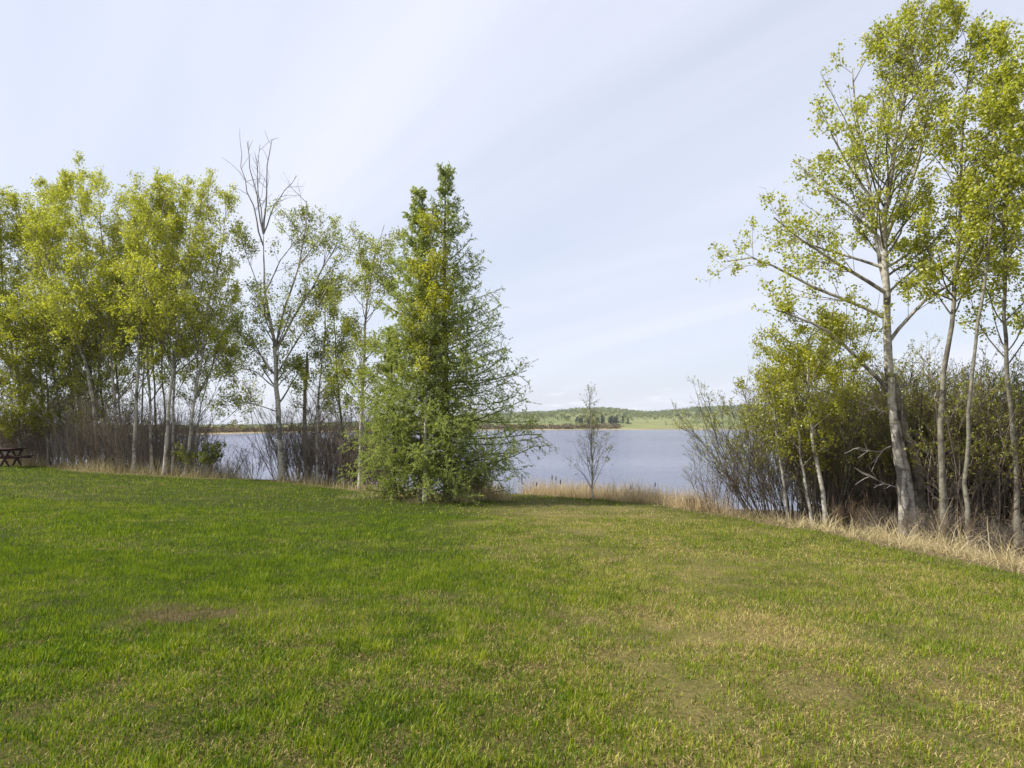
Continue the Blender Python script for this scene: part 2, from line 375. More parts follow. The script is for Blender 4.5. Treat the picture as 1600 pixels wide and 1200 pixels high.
bk = bank + (floor_c - bank) * sstep(1.2, 3.5, sd)[..., None]
C = C * (1 - tb) + bk * tb
ny, nx = GX.shape; idx = np.arange(nx * ny).reshape(ny, nx)
mb = MB(); mb.add(np.stack([GX, GY, GZ], -1).reshape(-1, 3), np.stack([idx[:-1, :-1], idx[:-1, 1:], idx[1:, 1:], idx[1:, :-1]], -1).reshape(-1, 4), C.reshape(-1, 3))
tag(mb.build('ground', M_GROUND), kind='structure')

# the lake
mb = MB(); mb.add([(-3500, 8, LAKE), (3500, 8, LAKE), (3500, 3500, LAKE), (-3500, 3500, LAKE)], [[0, 1, 2, 3]])
tag(mb.build('lake', M_WATER), kind='structure')

# far shore and hills
U = np.concatenate([np.linspace(-4, -1, 16)[:-1], np.linspace(-1, 1, 260), np.linspace(1, 4, 16)[1:]])
def shore_d(u): return np.interp(u, [-4, -1, -.45, -.25, 0.03, .3, 1, 4], [120, 190, 229, 330, 457, 530, 480, 300])
SKY_PX = np.array([(-600, 668), (300, 669.5), (420, 669), (560, 664), (700, 658), (780, 653), (860, 649.5), (905, 645), (945, 644), (980, 647), (1010, 651), (1050, 648), (1090, 643), (1140, 641), (1300, 637), (1600, 634), (2400, 634)])
RIDGE = 1350.0
def far_z(u, d):
    sh = shore_d(u); hr = (HZ + 4.5 - np.interp(u * F + 800, SKY_PX[:, 0], SKY_PX[:, 1])) * RIDGE / F
    hr = np.maximum(hr, -1.0)
    r = np.clip((d - sh) / (RIDGE - sh), 0, 1)
    zz = -2.6 + (hr + 2.6) * (r ** 1.05) + (fbm(u * 14, d * .004, 3) - .5) * 3.0 * sstep(.05, .4, r)
    zz = np.where(d > RIDGE, np.maximum(hr - (d - RIDGE) * .008, -2.0 + 0 * d), zz)
    return EYE + np.where(d < sh, -3.0 - (sh - d) * .05, zz)
DR = np.concatenate([[-14, -4, 0, 3, 8], np.geomspace(15, 3500, 60)])
UU, RR = np.meshgrid(U, DR); DD = shore_d(UU) + RR
ZZ = far_z(UU, DD)
mead = np.array([.18, .19, .075]); woodf = np.array([.13, .15, .055]); tan = np.array([.25, .21, .12]); rust = np.array([.16, .115, .065])
n = fbm(UU * 9 + 3, DD * .006, 4)
C = mead + (woodf - mead) * sstep(.45, .6, n)[..., None]
C = C + (rust - C) * (sstep(60, 25, RR) * sstep(.10, .02, UU))[..., None]
C = C + (tan - C) * sstep(11, 5, RR)[..., None]
ny, nx = UU.shape; idx = np.arange(nx * ny).reshape(ny, nx)
mb = MB(); mb.add(np.stack([UU * DD, DD, ZZ], -1).reshape(-1, 3), np.stack([idx[:-1, :-1], idx[:-1, 1:], idx[1:, 1:], idx[1:, :-1]], -1).reshape(-1, 4), C.reshape(-1, 3))
tag(mb.build('far_hills', M_FAR), kind='structure')
# far woods: thousands of small crowns that read as one mass
def blobs(mb, pos, h, w, cols, n_tri, rng, cone=False, mcol=.55):
    N = len(pos); h = np.asarray(h); w = np.asarray(w)
    q = nrm(rng.normal(0, 1, (N, n_tri, 3))) * (rng.random((N, n_tri, 1)) ** .35)
    if cone:
        zz = rng.random((N, n_tri)) ** 1.3; rad = (1 - zz) * rng.random((N, n_tri)) ** .4; a = rng.uniform(0, 6.283, (N, n_tri))
        cpos = np.stack([np.cos(a) * rad * w[:, None] / 2, np.sin(a) * rad * w[:, None] / 2, zz * h[:, None]], -1)
    else:
        cpos = q * np.stack([w / 2, w / 2, h * .42], -1)[:, None] + np.array([0, 0, 1.0]) * (h * .55)[:, None, None]
    cpos = cpos + pos[:, None]
    s = (w * .50)[:, None, None]
    V = cpos[:, :, None] + rng.normal(0, 1, (N, n_tri, 3, 3)) * .5 * s[..., None]
    cc = cols[:, None] * rng.uniform(.75, 1.25, (N, n_tri, 1))
    mb.add(V.reshape(-1, 3), np.arange(N * n_tri * 3).reshape(-1, 3), np.repeat(cc.reshape(-1, 3), 3, 0))
rng = np.random.default_rng(21)
cand = 22000
u = rng.uniform(-.95, .95, cand); rr = rng.uniform(0, 1, cand) ** .75
d = shore_d(u) + 15 + rr * (RIDGE + 60 - shore_d(u) - 15)
px = u * F + 800; nn = fbm(u * 9 + 3, d * .006, 4)
dens = sstep(.42, .56, nn + .25 * sstep(.15, .7, rr) + .08 * fbm(u * 40, d * .02, 2))
dens = np.where(rr > .6, np.maximum(dens, .95), dens * .55)
dens = np.where((rr < .25) & (px > 800), dens * .35, dens)
k = rng.random(cand) < dens
u, d, rr = u[k], d[k], rr[k]
pos = np.stack([u * d, d, far_z(u, d) - .3], 1)
hh = rng.uniform(3.2, 6.8, len(u)) * np.where(u < -.2, .45, 1) * (0.55 + .45 * sstep(0, .3, rr))
tn = np.clip(fbm(u * 25 + 9, d * .012, 3) + rng.normal(0, .14, len(u)), 0, 1)
cols = pal([(.09, .11, .045), (.13, .155, .055), (.17, .195, .065), (.20, .22, .08), (.17, .155, .09)], tn)
mb = MB(); blobs(mb, pos, hh, hh * rng.uniform(.55, .9, len(u)), cols, 9, rng)
tag(mb.build('far_wood', M_FARLEAF, smooth=False), 'hazy green woods covering the hills across the lake', 'woods', kind='stuff')
# brown waterside brush across the lake
n_ = 1500; u = rng.uniform(-.95, .16, n_); d = shore_d(u) + rng.uniform(4, 45, n_)
pos = np.stack([u * d, d, far_z(u, d) - .2], 1); hh = rng.uniform(1.2, 3.2, n_) * np.where(u < -.2, .7, 1)
mb = MB(); blobs(mb, pos, hh, hh * 1.3, pal([(.12, .085, .055), (.17, .12, .075), (.12, .12, .05)], rng.random(n_)), 10, rng)
tag(mb.build('far_brush', M_FARLEAF, smooth=False), 'low rust-brown brush along the far lake shore', 'brush', kind='stuff')
# dark evergreens standing in clumps on the far meadow
for c0, c1, num in ((898, 946, 11), (948, 982, 10)):
    for i in range(num):
        p = rng.uniform(c0, c1); uu = (p - 800) / F; dd = shore_d(uu) + rng.uniform(95, 150)
        z = float(far_z(np.array([uu]), np.array([dd]))[0])
        t = empty('evergreen_tree', (uu * dd, dd, z))
        h = rng.uniform(3.5, 5.5)
        mb = MB(); blobs(mb, np.array([[0, 0, .5]]), np.array([h]), np.array([h * .62]), np.array([[.045, .055, .035]]), 60, rng, cone=True)
        mb.build('crown', M_FARLEAF, t, smooth=False)
        mb = MB(); tubes(mb, np.array([[[0, 0, -.3], [0, 0, 1.4]]]), np.array([[.16, .12]]), 5, (.08, .06, .045)); mb.build('trunk', M_LARCH, t)
        tag(t, 'small dark evergreen in the clumps on the far meadow', 'tree', 'evergreens across the lake')

# ------------------------------------------------------------------ trees
def P3(px, py, d): return np.array([(px - 800) / F * d, d, EYE + (HZ - py) / F * d])
LEAF_STOPS = [(.20, .225, .012), (.32, .34, .018), (.43, .435, .028), (.52, .50, .06)]
def trunk_from(pxs, d, rng, depth=.0):
    pts = [P3(a, b, d) for a, b in pxs]
    base = pts[0].copy(); zb = gz(base[0], base[1])
    pts[0][2] = zb - .12
    pts = np.array(pts); pts[1:, 1] += np.cumsum(rng.normal(0, depth, len(pts) - 1))
    return resample(pts, 22, .012, rng), np.array([base[0], base[1], zb])
def aspen(pxs, d, r0, label, cat='tree', group=None, t0=.35, n1=26, Lmax=2.2, nl=9000, leaf=.058, limbs=(), n2=7, n3=5, barkm=None, stops=None,
          up1=.75, seed=1, name='aspen_tree', env=None, dry=0.0, tipleaf=True, stems=(), ang1=(38, 68), sparse=0, n_leafbias=0.0, spread=.055, t1=.985, twigm=None):
    rng = np.random.default_rng(seed); barkm = barkm or M_ASPEN; stops = stops or LEAF_STOPS
    T, base = trunk_from(pxs, d, rng, .05)
    root = empty(name, tuple(base))
    tag(root, label, cat, group)
    tt = np.linspace(0, 1, len(T)); R = r0 * (1 - tt) ** .85 + .008; R[:3] *= np.array([1.5, 1.18, 1.05])
    mb = MB(); tubes(mb, T[None], R[None], 10); mb.build('trunk', barkm, root, off=base)
    for sp in stems:
        S = resample([P3(a, b, d + o) for a, b, o in sp[0]], 14, .01, rng); S[0, 2] = gz(S[0, 0], S[0, 1]) - .1
        mb = MB(); tubes(mb, S[None], (sp[1] * np.linspace(1.15, .75, 14))[None], 9); mb.build('stem', sp[2] if len(sp) > 2 else barkm, root, off=base)
    # limbs seen in the photograph
    L1 = []; LR = []
    K1 = 8
    for lb in limbs:
        q = [P3(a, b, d) for a, b in lb[0]]; q = np.array(q)
        j = np.argmin(np.linalg.norm(T - q[0], axis=1)); dy = T[j, 1] - d
        off = np.linspace(0, 1, len(q)) ** 1.2 * lb[1]; q[:, 1] += dy + off
        ins = np.linspace(1, 0, len(q)); q[0] = T[j]
        p = resample(q, K1, .02, rng)
        mb = MB(); rr = lb[2] * np.linspace(1, .3, K1); tubes(mb, p[None], rr[None], 7); mb.build('limb', M_DEAD if len(lb) > 3 and lb[3] == 'dead' else (M_ASPEN_G if len(lb) < 4 else barkm), root, off=base)
        if not (len(lb) > 3 and lb[3] == 'dead'): L1.append(p)
        else:
            tw, i, t = kids(p[None], 7, .25, 1, (20, 60), .4, 4, .1, .15, .5, rng)
            mb = MB(); tubes(mb, tw, taper(tw, np.full(len(tw), .011), .4), 4); mb.build('dead_twig', M_DEAD, root, off=base)['kind'] = 'stuff'
    nlimb = len(L1)
    # the other branches
    if n1:
        t = np.sort(rng.uniform(t0, t1, n1)); x = t * (len(T) - 1); k = np.minimum(x.astype(int), len(T) - 2); f = (x - k)[:, None]
        S = T[k] * (1 - f) + T[k + 1] * f; tg = nrm(T[k + 1] - T[k])
        az = np.arange(n1) * 2.4 + rng.uniform(0, .8, n1); a = np.radians(rng.uniform(ang1[0], ang1[1], n1)) * (1.05 - .35 * t)
        hd = np.stack([np.cos(az), np.sin(az), np.zeros(n1)], 1)
        D = tg * np.cos(a)[:, None] + hd * np.sin(a)[:, None]
        v = (t - t0) / (1 - t0)
        e = env(v) if env else (np.sin(np.clip(v * .8 + .2, 0, 1) * math.pi) ** .7 * .75 + .25)
        B = grow(S, D, Lmax * e * rng.uniform(.7, 1.15, n1), K1, up1, .10, rng)
        mb = MB(); rb = np.clip(np.interp(t, tt, R) * .42, .007, .06); tubes(mb, B, taper(B, rb, .22), 6); mb.build('branches', twigm or M_ASPEN_G, root, off=base)['kind'] = 'stuff'
        L1 = L1 + list(B)
    if not L1: return root
    L1 = np.array(L1)
    L2, i2, _ = kids(L1, n2, .22, 1, (25, 62), .50, 5, .45, .13, .55, rng, .25)
    L3, i3, _ = kids(L2, n3, .25, 1, (25, 65), .48, 3, .35, .15, .5, rng, .14)
    mb = MB(); E2 = L2[:, ::2]; tubes(mb, E2, taper(E2, np.clip(plen(L2) * .0085, .004, .02), .3), 3); E3 = L3[:, [0, -1]]; tubes(mb, E3, taper(E3, np.full(len(E3), .0042), .4), 3)
    mb.build('twigs', twigm or M_TWIG, root, off=base)['kind'] = 'stuff'
    # leaves in loose clusters at the twig ends
    w = plen(L3)
    if nlimb > 8: w = w * np.where(i2[i3] < nlimb, 2.4, .8)
    if dry: w = w * np.where(L3[:, -1, 2] > dry, 0, 1)
    ncl = max(1, nl // 7); ci = rng.choice(len(L3), ncl, p=w / w.sum()); tcl = rng.uniform(.25, 1.0, ncl); cp, _ = at_path(L3, ci, tcl)
    e2 = rng.choice(len(L2), ncl // 3); c2, _ = at_path(L2, e2, rng.uniform(.4, 1, ncl // 3))
    if dry: c2 = c2[c2[:, 2] < dry]
    cp = np.concatenate([cp, c2]); reps = rng.integers(2, 10, len(cp)); pos = np.repeat(cp, reps, 0) + rng.normal(0, .045, (reps.sum(), 3)) * spread / .045
    ct = np.repeat(np.clip(rng.normal(.5, .2, len(cp)), 0, 1), reps)
    tn = np.clip(ct + rng.normal(0, .16, len(pos)) + n_leafbias, 0, 1)
    mb = MB(); leaves(mb, pos, leaf * rng.uniform(.65, 1.25, len(pos)), pal(stops, tn), rng, tri=d > 20)
    o = mb.build('crown', M_LEAF, root, smooth=False, off=base); o['kind'] = 'stuff'
    return root

# -- the big aspen by the right-hand thicket
D1 = 14.6
aspen([(1424, 815), (1418, 740), (1405, 680), (1398, 630), (1392, 560), (1390, 500), (1386, 428), (1383, 348), (1394, 275), (1406, 213), (1416, 140), (1420, 70), (1418, 30)], D1, .115,
      'tall pale aspen with three fused stems rising out of the bare thicket', t0=.50, n1=38, Lmax=2.0, nl=23000, leaf=.060, n2=11, n3=6, seed=11,
      stems=[([(1412, 812, -.15), (1407, 740, -.12), (1399, 680, -.08), (1394, 628, 0), (1391, 590, 0.02)], .095), ([(1442, 808, .25), (1432, 730, .2), (1416, 680, .1), (1402, 625, .05), (1394, 585, 0.03)], .11, M_ASPEN_G)],
      limbs=[([(1391, 599), (1345, 562), (1296, 520), (1250, 500), (1200, 486)], -.4, .05, 'pale'),
             ([(1388, 500), (1340, 470), (1290, 452), (1235, 415), (1185, 392), (1150, 398)], .5, .045, 'pale'),
             ([(1386, 460), (1340, 432), (1290, 410), (1240, 380), (1192, 352)], -.6, .045, 'pale'),
             ([(1384, 430), (1335, 395), (1290, 372), (1250, 345)], .9, .035, 'pale'),
             ([(1394, 520), (1440, 470), (1490, 438), (1545, 422)], -.5, .045, 'pale'),
             ([(1388, 440), (1372, 350), (1364, 260), (1352, 170), (1342, 90)], .4, .045, 'pale'),
             ([(1384, 365), (1420, 290), (1440, 200), (1452, 110), (1456, 60)], -.4, .045, 'pale'),
             ([(1386, 330), (1340, 275), (1300, 225), (1272, 165)], -.3, .035, 'pale'),
             ([(1383, 370), (1335, 318), (1290, 275), (1258, 235)], .5, .035, 'pale'),
             ([(1386, 415), (1430, 392), (1470, 352), (1492, 312)], .5, .03, 'pale'),
             ([(1388, 470), (1425, 430), (1462, 405), (1500, 380)], .9, .03, 'pale'),
             ([(1396, 640), (1360, 634), (1318, 626)], -.5, .018, 'dead'), ([(1404, 706), (1365, 706), (1320, 698)], -.6, .016, 'dead'),
             ([(1410, 768), (1365, 752), (1318, 736)], -.7, .016, 'dead'), ([(1397, 622), (1430, 600), (1450, 560)], .3, .018, 'dead')])
# -- its right-hand neighbours
aspen([(1476, 838), (1472, 740), (1472, 637), (1480, 568), (1497, 500), (1500, 450), (1506, 367), (1507, 280), (1507, 194), (1516, 106), (1524, 40)], 13.6, .058,
      'slim grey aspen with a kinked trunk, next to the three-stemmed aspen', t0=.44, n1=28, Lmax=2.0, nl=10500, leaf=.060, barkm=M_ASPEN_G, seed=12, n2=7,
      limbs=[([(1503, 420), (1545, 350), (1575, 290), (1600, 240)], .4, .03, 'pale'), ([(1500, 470), (1460, 440), (1430, 425)], .6, .02, 'pale')])
aspen([(1514, 855), (1514, 740), (1513, 620), (1522, 545), (1536, 460), (1552, 360), (1560, 270), (1575, 180), (1580, 110)], 12.8, .034,
      'thin olive-grey aspen nearest the lawn among the thicket trees', t0=.40, n1=22, Lmax=1.5, nl=6000, leaf=.06, barkm=M_ASPEN_G, seed=13)
aspen([(1592, 850), (1588, 720), (1578, 637), (1566, 540), (1556, 430), (1556, 350), (1562, 270), (1570, 170), (1572, 80)], 13.4, .046,
      'dark-trunked aspen with dense bright foliage at the thicket end', t0=.36, n1=28, Lmax=1.8, nl=11500, leaf=.060, barkm=M_ASPEN_G, seed=14)
aspen([(1665, 850), (1668, 700), (1662, 560), (1650, 420), (1648, 300), (1640, 180), (1640, 60)], 14.5, .09,
      'aspen beyond the thicket end whose leafy twigs reach in', t0=.35, n1=26, Lmax=2.2, nl=10000, leaf=.060, barkm=M_ASPEN_G, seed=15)
# -- slim saplings in front of the willow thicket
SL = [(.20, .215, .010), (.32, .32, .014), (.43, .41, .022)]
for q, (pp, dd, r, lab, nl_, Lm) in enumerate([
        ([(1293, 797), (1283, 740), (1272, 680), (1266, 630), (1262, 570), (1268, 520)], 15.0, .045, 'straight pale sapling before the willow thicket, thickest of three', 8000, 1.6),
        ([(1231, 790), (1224, 750), (1216, 705), (1212, 650), (1208, 600)], 15.8, .028, 'thin pale sapling before the willow thicket, closest to the reeds', 1500, .9),
        ([(1271, 806), (1262, 765), (1255, 725), (1248, 660), (1240, 600)], 15.2, .028, 'thin grey sapling standing between two pale saplings', 2600, 1.1)]):
    aspen(pp, dd, r, lab, t0=.42, n1=16, Lmax=Lm, nl=nl_, leaf=.052, seed=30 + q, name='aspen_sapling', stops=SL, n2=6, n3=4, ang1=(45, 80), up1=.3)

for q, (pp, dd, lab) in enumerate([
        ([(1330, 800), (1326, 720), (1318, 640), (1310, 580), (1306, 540)], 16.6, 'bushy young tree rising between the saplings and the three-stemmed aspen'),
        ([(1255, 795), (1246, 720), (1238, 650), (1236, 590)], 17.6, 'bushy young tree rising behind the willow')]):
    aspen(pp, dd, .035, lab, t0=.40, n1=22, Lmax=1.7, nl=6500, leaf=.05, seed=40 + q, name='young_tree', stops=SL, n2=7, n3=5, ang1=(35, 75), up1=.4, barkm=M_ASPEN_G)
# -- the grove behind the picnic table
GROVE = 'aspens in the grove'
gen = 'leafy white-barked aspen standing deep in the grove'
G = [  # pixels, distance, radius, t0, label
    ([(289, 741), (297, 680), (305, 610), (318, 520), (330, 440), (345, 380), (352, 300)], 26.0, .10, .34, 'aspen leaning towards the lake at the open end of the grove'),
    ([(270, 732), (271, 650), (274, 560), (282, 470), (292, 400), (300, 310)], 26.6, .09, .36, 'dark-based aspen just behind the white grove trunk'),
    ([(256, 737), (263, 660), (270, 570), (282, 480), (292, 400), (306, 340), (316, 285)], 25.8, .12, .38, 'bright white aspen trunk near the open end of the grove'),
    ([(237, 730), (234, 640), (232, 540), (236, 450), (242, 380), (246, 272)], 26.6, .10, .36, gen),
    ([(246, 730), (244, 660), (241, 573), (236, 500), (225, 400), (214, 300)], 27.2, .07, .40, gen),
    ([(207, 722), (212, 640), (218, 540), (224, 470), (236, 405), (250, 330), (262, 278)], 26.2, .12, .36, 'thick white aspen trunk rising straight in the middle of the grove'),
    ([(186, 722), (181, 640), (174, 555), (166, 470), (160, 390), (150, 266)], 27.0, .11, .34, gen),
    ([(193, 715), (186, 620), (178, 540), (190, 450), (200, 340)], 28.4, .06, .38, gen),
    ([(156, 718), (148, 640), (136, 560), (112, 495), (92, 460), (78, 380), (66, 300)], 27.0, .12, .30, 'grey-white aspen leaning strongly away from the lake'),
    ([(150, 715), (152, 620), (157, 520), (146, 430), (128, 340), (118, 270)], 27.8, .10, .32, gen),
    ([(170, 715), (160, 610), (150, 500), (130, 440), (108, 350), (96, 290)], 28.8, .10, .30, gen),
    ([(100, 708), (92, 620), (80, 540), (58, 450), (40, 360), (30, 285)], 28.6, .10, .22, gen),
    ([(46, 706), (36, 620), (22, 540), (10, 450), (4, 360), (8, 300)], 29.0, .10, .18, gen),
    ([(4, 705), (-6, 620), (-14, 540), (-20, 450), (-22, 370), (-18, 300)], 28.0, .11, .16, 'white aspen stem rising right behind the picnic table'),
    ([(-60, 705), (-62, 600), (-58, 480), (-48, 380), (-40, 310)], 29.0, .11, .16, gen),
    ([(222, 728), (222, 650), (226, 560), (214, 480), (196, 400), (182, 320)], 28.0, .07, .34, gen),
    ([(262, 732), (258, 650), (252, 560), (256, 460), (268, 370), (282, 300)], 27.6, .07, .34, gen),
    ([(126, 712), (124, 620), (112, 530), (96, 440), (82, 360), (84, 300)], 30.0, .09, .26, gen),
    ([(72, 706), (64, 610), (56, 520), (60, 420), (64, 330), (56, 290)], 30.5, .09, .24, gen),
    ([(300, 742), (304, 690), (312, 630), (328, 560), (344, 500), (356, 420)], 27.4, .05, .25, 'short slanting aspen behind the lake-leaning one'),
]
for q, (pp, dd, r, t0, lab) in enumerate(G):
    lush = pp[0][0] < 160
    aspen([(a + (b < 500) * 0, b + 26 * (742 - b) / 470) for a, b in pp], dd, r * .52, lab, group=GROVE if lab == gen else None, t0=t0 - .10, n1=24 if lush else 20, Lmax=4.4 if lush else 4.3, nl=13500 if lush else 9300, leaf=.068, seed=50 + q, n2=9, n3=5, spread=.075, ang1=(28, 60), env=lambda v: 1 - .72 * v ** .8,
          barkm=M_ASPEN_G if q in (4, 7, 9, 10) else M_ASPEN, up1=.6, n_leafbias=.06)
# leafy yellow-green undergrowth trees filling the left end of the grove
for q, (x0, x1, yt, dd) in enumerate([(-25, -35, 500, 27.0), (30, 20, 470, 27.6), (75, 62, 500, 28.0), (115, 108, 520, 28.4), (150, 140, 540, 29.0)]):
    aspen([(x0, 712), ((x0 + x1) / 2 + 4, 620), (x1, yt)], dd, .05, 'young full-leaved tree under the taller aspens of the grove', group='undergrowth trees of the grove', t0=.14, n1=26, Lmax=2.3, nl=9000, leaf=.066, spread=.08, 
          seed=80 + q, name='young_tree', barkm=M_ASPEN_G, ang1=(50, 85), up1=.35, stops=[(.19, .21, .010), (.30, .31, .014), (.40, .39, .022)])

# -- the poplar with the bare dead top
aspen([(441, 742), (438, 690), (435, 625), (432, 560), (428, 520), (420, 490), (414, 450), (411, 365)], 26.0, .115, 'poplar with a bare dead forked top, taller than its neighbours', t0=.28, t1=.6, n1=8, Lmax=2.2, nl=15000, leaf=.068, seed=101, n2=12, n3=6, spread=.09,
      name='poplar_tree', dry=EYE + (HZ - 312) / F * 26, stops=[(.15, .17, .02), (.24, .26, .03), (.33, .345, .045)],
      limbs=[([(413, 390), (398, 330), (384, 290), (373, 262), (374, 235)], .3, .035, 'dead'), ([(411, 368), (402, 310), (392, 260), (390, 226)], -.3, .035, 'dead'),
             ([(411, 366), (415, 300), (416, 250), (421, 214)], .2, .04, 'dead'), ([(412, 372), (425, 325), (440, 295), (460, 270)], .3, .03, 'dead'), ([(411, 366), (404, 300), (405, 260), (412, 232)], -.4, .025, 'dead'),
             ([(430, 545), (448, 480), (468, 430), (482, 370), (486, 320)], -.4, .05, 'pale'), ([(431, 555), (462, 490), (490, 440), (515, 395), (529, 362)], .5, .05, 'pale'),
             ([(433, 590), (465, 540), (500, 490), (532, 432)], -.7, .04, 'pale'), ([(414, 450), (440, 405), (465, 372), (480, 345)], .2, .03, 'pale'),
             ([(424, 505), (400, 440), (384, 400), (372, 372)], .4, .03, 'pale'), ([(433, 580), (402, 545), (378, 520), (362, 500)], -.5, .03, 'pale'),
             ([(434, 610), (400, 580), (372, 574), (350, 590)], .5, .03, 'pale'), ([(436, 650), (405, 632), (378, 628), (352, 640)], -.5, .025, 'pale'),
             ([(434, 600), (462, 570), (490, 556)], .6, .025, 'pale'), ([(437, 670), (455, 700), (462, 715)], .3, .02, 'dead')])
# broken snag beside it
t = empty('dead_snag', (0, 0, 0)); T, b = trunk_from([(479, 722), (476, 640), (481, 550)], 26.6, np.random.default_rng(5), .02)
t.location = tuple(b); mb = MB(); R = np.linspace(.085, .065, 22); R[-1] = .02; R[-2] = .05
tubes(mb, T[None], R[None], 8, cap=True); mb.build('trunk', M_DEAD, t, off=b)
sp_ = kids(T[None], 9, .3, .98, (40, 80), .12, 4, .1, .15, .3, np.random.default_rng(6))[0]
mb = MB(); tubes(mb, sp_, taper(sp_, np.full(len(sp_), .014), .3), 4); mb.build('broken_branch', M_DEAD, t, off=b)['kind'] = 'stuff'
tag(t, 'broken leafless grey snag beside the dead-topped poplar', 'tree stump')
MID = [(.16, .18, .016), (.25, .27, .022), (.35, .355, .035)]
aspen([(496, 744), (495, 680), (499, 600), (507, 520), (508, 450)], 26.0, .045, 'thin white young aspen between the snag and the larches', t0=.30, n1=18, Lmax=1.9, nl=5500, leaf=.066, spread=.09, seed=110, stops=MID, n2=5, n3=4)
aspen([(563, 742), (565, 660), (569, 560), (574, 470), (586, 400), (601, 352)], 24.5, .075, 'aspen pressed against the larch on the grove side', t0=.30, n1=22, Lmax=2.0, nl=12000, leaf=.064, spread=.09, seed=111, stops=MID)
aspen([(540, 742), (536, 680), (528, 600), (524, 530), (520, 470)], 26.5, .05, 'small crooked aspen growing out of the brush left of the larches', t0=.3, n1=18, Lmax=1.9, nl=6500, leaf=.066, spread=.09, seed=112, stops=MID, barkm=M_ASPEN_G)
aspen([(664, 782), (664, 700), (665, 600), (671, 510), (676, 430), (672, 350)], 18.6, .05, 'slender white aspen growing up through the front of the larches', t0=.34, n1=26, Lmax=1.5, nl=8500, leaf=.055, spread=.08, env=lambda v: 1 - .6 * v, seed=113, stops=[(.25, .26, .010), (.38, .38, .014), (.50, .48, .02)], n2=6)

# -- the larches
def larch(pxs, d, r0, label, seed, nb=110, Lb=2.5, tufts=26000, side=None, hue=0.0, low=.03):
    rng = np.random.default_rng(seed); T, base = trunk_from(pxs, d, rng, .02)
    root = empty('larch_tree', tuple(base)); tag(root, label, 'tree')
    H = T[-1, 2] - T[0, 2]; tt = np.linspace(0, 1, len(T)); R = r0 * (1 - tt) ** .9 + .006
    mb = MB(); tubes(mb, T[None], R[None], 9); mb.build('trunk', M_LARCH, root, off=base)
    t = np.sort(low + (1 - low) * rng.uniform(0, 1, nb) ** 1.0 * .99); x = t * (len(T) - 1); k = np.minimum(x.astype(int), len(T) - 2); f = (x - k)[:, None]
    S = T[k] * (1 - f) + T[k + 1] * f; az = np.arange(nb) * 2.39996 + rng.uniform(-.4, .4, nb)
    el = np.radians(-6 + 34 * t ** 1.8 + rng.normal(0, 7, nb))
    D = np.stack([np.cos(az) * np.cos(el), np.sin(az) * np.cos(el), np.sin(el)], 1)
    L = Lb * np.clip((1 - t) ** .85, .09, 1) * np.clip(.62 + 1.9 * t, 0, 1) * rng.uniform(.72, 1.15, nb)
    if side is not None: L = L * (1 + side * np.cos(az))
    B = grow(S, D, L, 8, .42, .05, rng)
    mb = MB(); tubes(mb, B, taper(B, np.clip(L * .0085, .004, .024), .25), 5); mb.build('branches', M_LTWIG, root, off=base)['kind'] = 'stuff'
    n2 = 22
    L2, i2, _ = kids(B, n2, .12, 1, (38, 75), .27, 4, -.36, .09, .25, rng, .12)
    L3, i3, _ = kids(L2, 2, .2, .95, (30, 60), .55, 3, -.2, .10, .5, rng, .05)
    mb = MB(); E2 = L2[:, [0, 2, 3]]; tubes(mb, E2, taper(E2, np.clip(plen(L2) * .007, .003, .008), .4), 3); E3 = L3[:, [0, -1]]; tubes(mb, E3, taper(E3, np.full(len(E3), .003), .5), 3)
    mb.build('twigs', M_LTWIG, root, off=base)['kind'] = 'stuff'
    # needle tufts
    mb = MB()
    parts = []
    for Pp, share in ((B, .20), (L2, .5), (L3, .30)):
        w = plen(Pp); m = int(tufts * share); ci = rng.choice(len(Pp), m, p=w / w.sum()); p, _ = at_path(Pp, ci, rng.uniform(.12, 1, m)); parts.append(p)
    p = np.concatenate(parts); m = len(p); nn = 3
    dirs = nrm(rng.normal(0, 1, (m, nn, 3)) + np.array([0, 0, .25])); ln = rng.uniform(.03, .06, (m, nn, 1)); sd_ = nrm(np.cross(dirs, rng.normal(0, 1, (m, nn, 3)))) * .0095
    V = np.stack([p[:, None] - sd_, p[:, None] + sd_, p[:, None] + dirs * ln], 2)
    tn = np.clip(rng.normal(.5, .22, m) + hue, 0, 1); cc = pal([(.19, .235, .065), (.27, .325, .08), (.36, .41, .085), (.46, .48, .08)], tn)
    mb.add(V.reshape(-1, 3), np.arange(m * nn * 3).reshape(-1, 3), np.repeat(cc, nn * 3, 0))
    o = mb.build('needles', M_NEEDLE, root, smooth=False, off=base); o['kind'] = 'stuff'
    return root
larch([(700, 783), (697, 650), (694, 500), (695, 380), (696, 258)], 19.6, .13, 'tallest larch, dark straight trunk with boughs spreading over the water', 201, nb=225, Lb=2.95, tufts=78000, side=.12, hue=-.02)
larch([(658, 782), (660, 650), (656, 500), (654, 400), (656, 296)], 19.2, .09, 'second larch, shorter and denser, on the grove side of the tallest', 202, nb=180, Lb=2.35, tufts=66000, side=-.20, hue=.12)
larch([(618, 779), (616, 690), (612, 600), (612, 510)], 19.6, .06, 'young bushy larch at the foot of the two tall ones', 203, nb=60, Lb=1.3, tufts=15000, hue=-.02)

# -- sapling alone in the reeds
aspen([(926, 782), (925, 740), (925, 700), (924, 660), (919, 600)], 20.6, .016, 'lone bare sapling in the reeds with a few leaves on top', t0=.10, n1=40, Lmax=1.45, nl=560, leaf=.045, seed=120, n2=4, n3=2, name='aspen_sapling', ang1=(20, 42), up1=.7,
      stops=MID, barkm=M_ASPEN, twigm=M_DEAD, env=lambda v: np.clip(1.05 - v, .15, 1))

